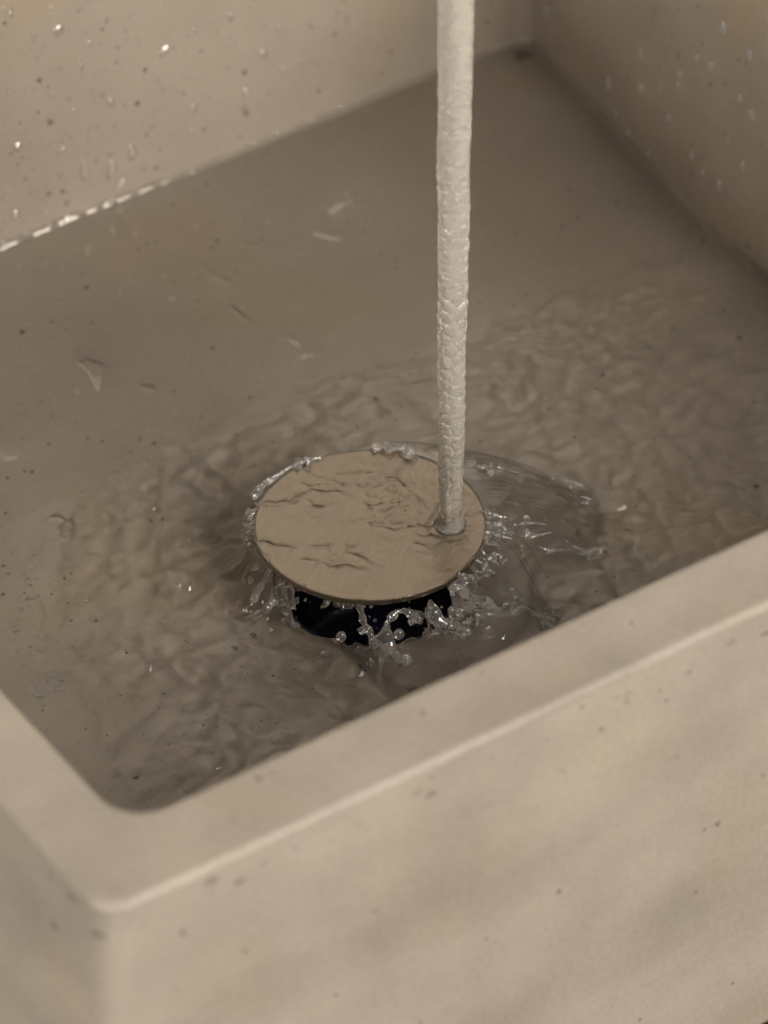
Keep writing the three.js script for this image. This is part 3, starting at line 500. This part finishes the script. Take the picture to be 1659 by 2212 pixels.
function drop(px, py, w, h, tilt, where, label, group) {   // w, h in pixels of the photograph
  let p, o;
  if (where === 'back') { p = at(px, py, 'z', INZ[0] + 0.001); p.z = wallZ(p.y); }
  else if (where === 'right') { p = at(px, py, 'x', INX[1] - 0.001); p = at(px, py, 'x', SKEW(INX[1] - 0.001, p.z)); p = at(px, py, 'x', SKEW(INX[1] - 0.001, p.z)); p.x = SKEW(wallX(p.y), p.z); }
  else p = at(px, py, 'y', LIE);
  const m = mesh('water_drop', (where === 'floor' ? FLATS : DROPS)[Math.abs(Math.round(px + py)) % 4], where === 'floor' ? M.mist : where === 'back' ? M.bead : M.dew);
  m.position.copy(p);
  const a = w * PX / 2 * 1.15, b = h * PX / 2 * 1.35;
  if (where === 'back') { m.position.y -= b * 0.35; m.scale.set(a * 1.3, b * 1.35, Math.min(a, b) * 0.5); m.rotation.z = tilt; }
  else if (where === 'right') { m.scale.set(Math.min(a, b) * 0.35, b, a); m.rotation.x = tilt; }
  else { m.scale.set(a, Math.min(a, b) * 0.45, b); m.rotation.y = tilt; }
  return tag(m, label, 'water drop', group);
}
// those on the left wall that stand out
[
  [355, 107, 26, 13, 0.5, 'large bright hooked drop high on the left wall'], [566, 112, 16, 15, 0.2, 'bright round drop right of the large hooked drop, level with it'],
  [127, 64, 20, 16, -0.5, 'bright V-shaped drop near the top left corner of the left wall'], [745, 35, 9, 17, 0, 'upright oval drop on the left wall close beside the jet'],
  [237, 216, 14, 16, 0.3, 'bright round drop with a pale rim, middle of the left wall'], [36, 314, 18, 12, 0.8, 'slanting bright drop at the left border of the photo'],
  [178, 360, 15, 34, 0, 'long hanging teardrop low on the left wall, left one of two'], [236, 360, 17, 30, -0.25, 'long hanging teardrop low on the left wall, right one of two'],
  [257, 392, 24, 12, 0.7, 'short slanting drop just above the base line of the left wall'], [30, 457, 18, 14, 0, 'bright drop just above the base line at the left border'],
  [282, 322, 17, 26, 0, 'faint clear oval drop on the lower left wall, without highlight'], [415, 230, 14, 16, 0.2, 'bright drop on the left wall near its middle, towards the jet'], [527, 196, 14, 14, 0, 'bright drop on the left wall below the round one near the jet'],
].forEach(([x, y, w, h, t, l]) => drop(x, y, w, h, t, 'back', l));
[[282, 34], [450, 40], [497, 36], [666, 48], [194, 91], [506, 92], [646, 134], [174, 141], [158, 238], [194, 196], [118, 202], [16, 242], [410, 280], [466, 310], [123, 376], [141, 431], [96, 451], [172, 18], [111, 19], [24, 33], [10, 20], [150, 209], [230, 40], [185, 66], [345, 250], [52, 190], [18, 193], [75, 80], [68, 292], [133, 320], [116, 316], [398, 154], [600, 55], [570, 52], [340, 170], [300, 90], [420, 65], [610, 150], [560, 235], [300, 410]]
  .forEach(([x, y], i) => { const k = 6 + (i * 37 % 5); drop(x, y, k, k * (1 + (i % 4) * 0.12), 0, 'back', 'tiny bright bead of water on the left inner wall', 'tiny beads on the left inner wall'); });
// on the right wall, out of focus
[[1508, 125], [1388, 115], [1432, 188], [1391, 190], [1470, 185], [1338, 240], [1450, 255], [1365, 285], [1525, 370], [1473, 160], [1537, 142], [1320, 180], [1185, 22], [1500, 335], [1560, 400], [1494, 440], [1580, 300], [1608, 360], [1600, 210], [1562, 60], [1620, 120], [1410, 330], [1625, 250]]
  .forEach(([x, y], i) => { const k = 11 + (i * 29 % 8); drop(x, y, k, k * (1.2 + (i % 3) * 0.25), 0, 'right', 'small blurred drop of water on the right inner wall', 'blurred drops on the right inner wall'); });
// the glint along the wet foot of the left wall, shaped as added beads
[[0, 540, 36, 522], [72, 508, 106, 495], [128, 484, 166, 468], [188, 460, 206, 453], [222, 447, 240, 440], [254, 434, 280, 424], [300, 416, 328, 405], [348, 398, 366, 391], [386, 384, 397, 380], [412, 374, 418, 371]].forEach(([x0, y0, x1, y1], i) => {
  const z = INZ[0] + DRAFT + 0.0016, p = at(x0, y0, 'z', z), q = at(x1, y1, 'z', z), L = Math.hypot(q.x - p.x, q.y - p.y), m = mesh('glint_bead', new THREE.CapsuleGeometry(0.00055 - 0.00002 * i, L, 6, 18), M.bead);
  m.position.copy(p).add(q).multiplyScalar(0.5); m.rotation.z = Math.atan2(q.y - p.y, q.x - p.x) - Math.PI / 2;
  tag(m, 'short added bead for the glint along the base line of the left wall', 'glint bead', 'glint beads along the base line of the left wall');
});
// flat drops lying on the dry part of the floor
function puddle(label, lines, h = 0.00055) {
  const H = h * 3.4, bones = lines.flatMap((l) => strand(l.map(([x, y, r]) => [x, y, -H * 0.66, r * PX * 1.45]))), rmax = Math.max(...bones.map((b) => Math.max(b[3], b[7])));
  return tag(mesh('water_drop', skin(bones, { k: 0.0012, cell: 0.00033, squash: rmax / H, floor: -0.0006, rough: 0.0001, freq: 300 }), M.water), label, 'water drop');
}
for (const [label, lines, h] of PUDDLES) puddle(label, lines, h);
// round beads on the damp floor, larger ones
[[145, 1171, 13], [150, 1145, 9], [141, 1146, 7], [336, 945, 12], [288, 935, 9], [284, 976, 10], [67, 1291, 13], [45, 1316, 11], [33, 1360, 14], [101, 1372, 11], [132, 1466, 17], [125, 1490, 12], [110, 1462, 9], [85, 1501, 19], [44, 1324, 8], [68, 1264, 8], [53, 1240, 9], [483, 868, 9], [392, 898, 7], [1240, 1305, 12], [1262, 1298, 14], [1217, 1325, 11], [1290, 1300, 9]]
  .forEach(([x, y, d]) => drop(x, y, d, d * 0.9, 0, 'floor', 'small round bead of water on the damp basin floor', 'round beads on the basin floor'));
{ // the finest beads, past counting
  const r = rng(77), spots = [[300, 950, 40, 60], [390, 900, 45, 45], [470, 860, 50, 45], [145, 1150, 22, 25], [70, 1300, 45, 90], [60, 1380, 50, 90], [100, 1440, 50, 70], [120, 1480, 50, 60], [60, 1220, 60, 60], [420, 1640, 60, 40], [400, 780, 220, 60], [150, 960, 120, 80], [1230, 1310, 50, 30], [560, 780, 160, 40], [120, 1130, 120, 60], [620, 700, 200, 40]];
  const list = [], rg = () => (r() + r() + r() - 1.5);
  for (const [x, y, s, n] of spots) for (let i = 0; i < n * 0.6; i++) { const p = at(x + rg() * s * 1.3, y + rg() * s, 'y', LIE); if (p.x < INX[0] + 0.008 || p.z > INZ[1] - 0.008) continue; list.push([p, (0.00018 + 0.00042 * r() ** 2.2)]); }
  const im = new THREE.InstancedMesh(FLATS[0], M.mist, list.length), m = new THREE.Matrix4();
  list.forEach(([p, s], i) => im.setMatrixAt(i, m.compose(p, new THREE.Quaternion().setFromEuler(new THREE.Euler(0, r() * 6, 0)), new THREE.Vector3(s * (1 + 0.4 * r()), s * 0.5, s))));
  im.name = numbered('fine_droplets'); scene.add(im); tag(im, 'fine mist of tiny droplets scattered on the basin floor', 'droplets', null, 'stuff');
}
{ // the finest spray round the plug
  const r = rng(91), list = [];
  for (const [x, y, h, sx, sy, n] of [[590, 1290, 0.012, 45, 60, 60], [820, 1400, 0.011, 50, 55, 50], [960, 1340, 0.013, 60, 30, 45], [1090, 1160, 0.021, 55, 60, 60], [545, 1120, 0.02, 22, 60, 25], [1250, 1190, 0.006, 60, 20, 20], [760, 1300, 0.02, 110, 14, 40], [850, 970, 0.026, 60, 10, 14]]) for (let i = 0; i < n; i++) {
    const g = () => r() + r() + r() - 1.5, p = at(x + g() * sx, y + g() * sy, 'y', Math.max(0.004, h + g() * 0.006)); list.push([p, 0.00014 + 0.0004 * r() ** 3]);
  }
  const im = new THREE.InstancedMesh(BALL, M.froth, list.length), m = new THREE.Matrix4(), q = new THREE.Quaternion();
  list.forEach(([p, s], i) => im.setMatrixAt(i, m.compose(p, q, new THREE.Vector3(s, s * 1.15, s))));
  im.name = numbered('spray'); scene.add(im); tag(im, 'fine spray of water specks in the air round the plug', 'spray', null, 'stuff');
}
// drops in the air round the plug
[[737, 1375, 11, 0.012, 'clear round drop hanging over the dark drain, left of the leaping strand'], [700, 1413, 8, 0.002, 'small clear drop just in front of the drain edge'], [862, 1370, 12, 0.012, 'clear round drop over the dark drain, right of the leaping strand'], [553, 1222, 9, 0.016, 'round drop at the left tip of the frothy splash'], [541, 1253, 8, 0.012, 'dark-edged drop in the air left of the frothy splash'], [783, 1362, 9, 0.014, 'drop clinging beside the leaping strand'], [727, 1304, 8, 0.018, 'upper of two small drops under the front edge of the plug'], [741, 1309, 8, 0.017, 'lower of two small drops under the front edge of the plug'], [995, 1322, 11, 0.016, 'clear drop in the air right of the lobed splash'], [537, 1107, 9, 0.02, 'small drop in the air left of the plug'], [873, 1287, 8, 0.02, 'small drop below the front right edge of the plug'], [590, 1300, 8, 0.018, 'bright drop in front of the frothy splash'], [878, 1425, 13, 0.014, 'blurred drop flung forward at the tip of the leaping strand'], [1008, 1365, 10, 0.012, 'drop flung forward beyond the lobed splash']]
  .forEach(([x, y, r, h, l]) => { const m = mesh('water_drop', BALL, M.froth); m.position.copy(at(x, y, 'y', h)); m.scale.setScalar(r * PX * 0.95); m.scale.y *= 1.12; tag(m, l, 'water drop'); });
// bubbles floating on the water
const DOME = new THREE.SphereGeometry(1, 48, 20, 0, Math.PI * 2, 0, Math.PI * 0.52);
BUBBLES
  .forEach(([x, y, r, l]) => { const m = mesh('water_bubble', DOME, M.bubble); m.position.copy(at(x, y + r * 0.15, 'y', 0.0012)); m.scale.set(r * PX, r * PX * 0.8, r * PX); tag(m, l, 'bubble'); });

renderer.render(scene, camera);
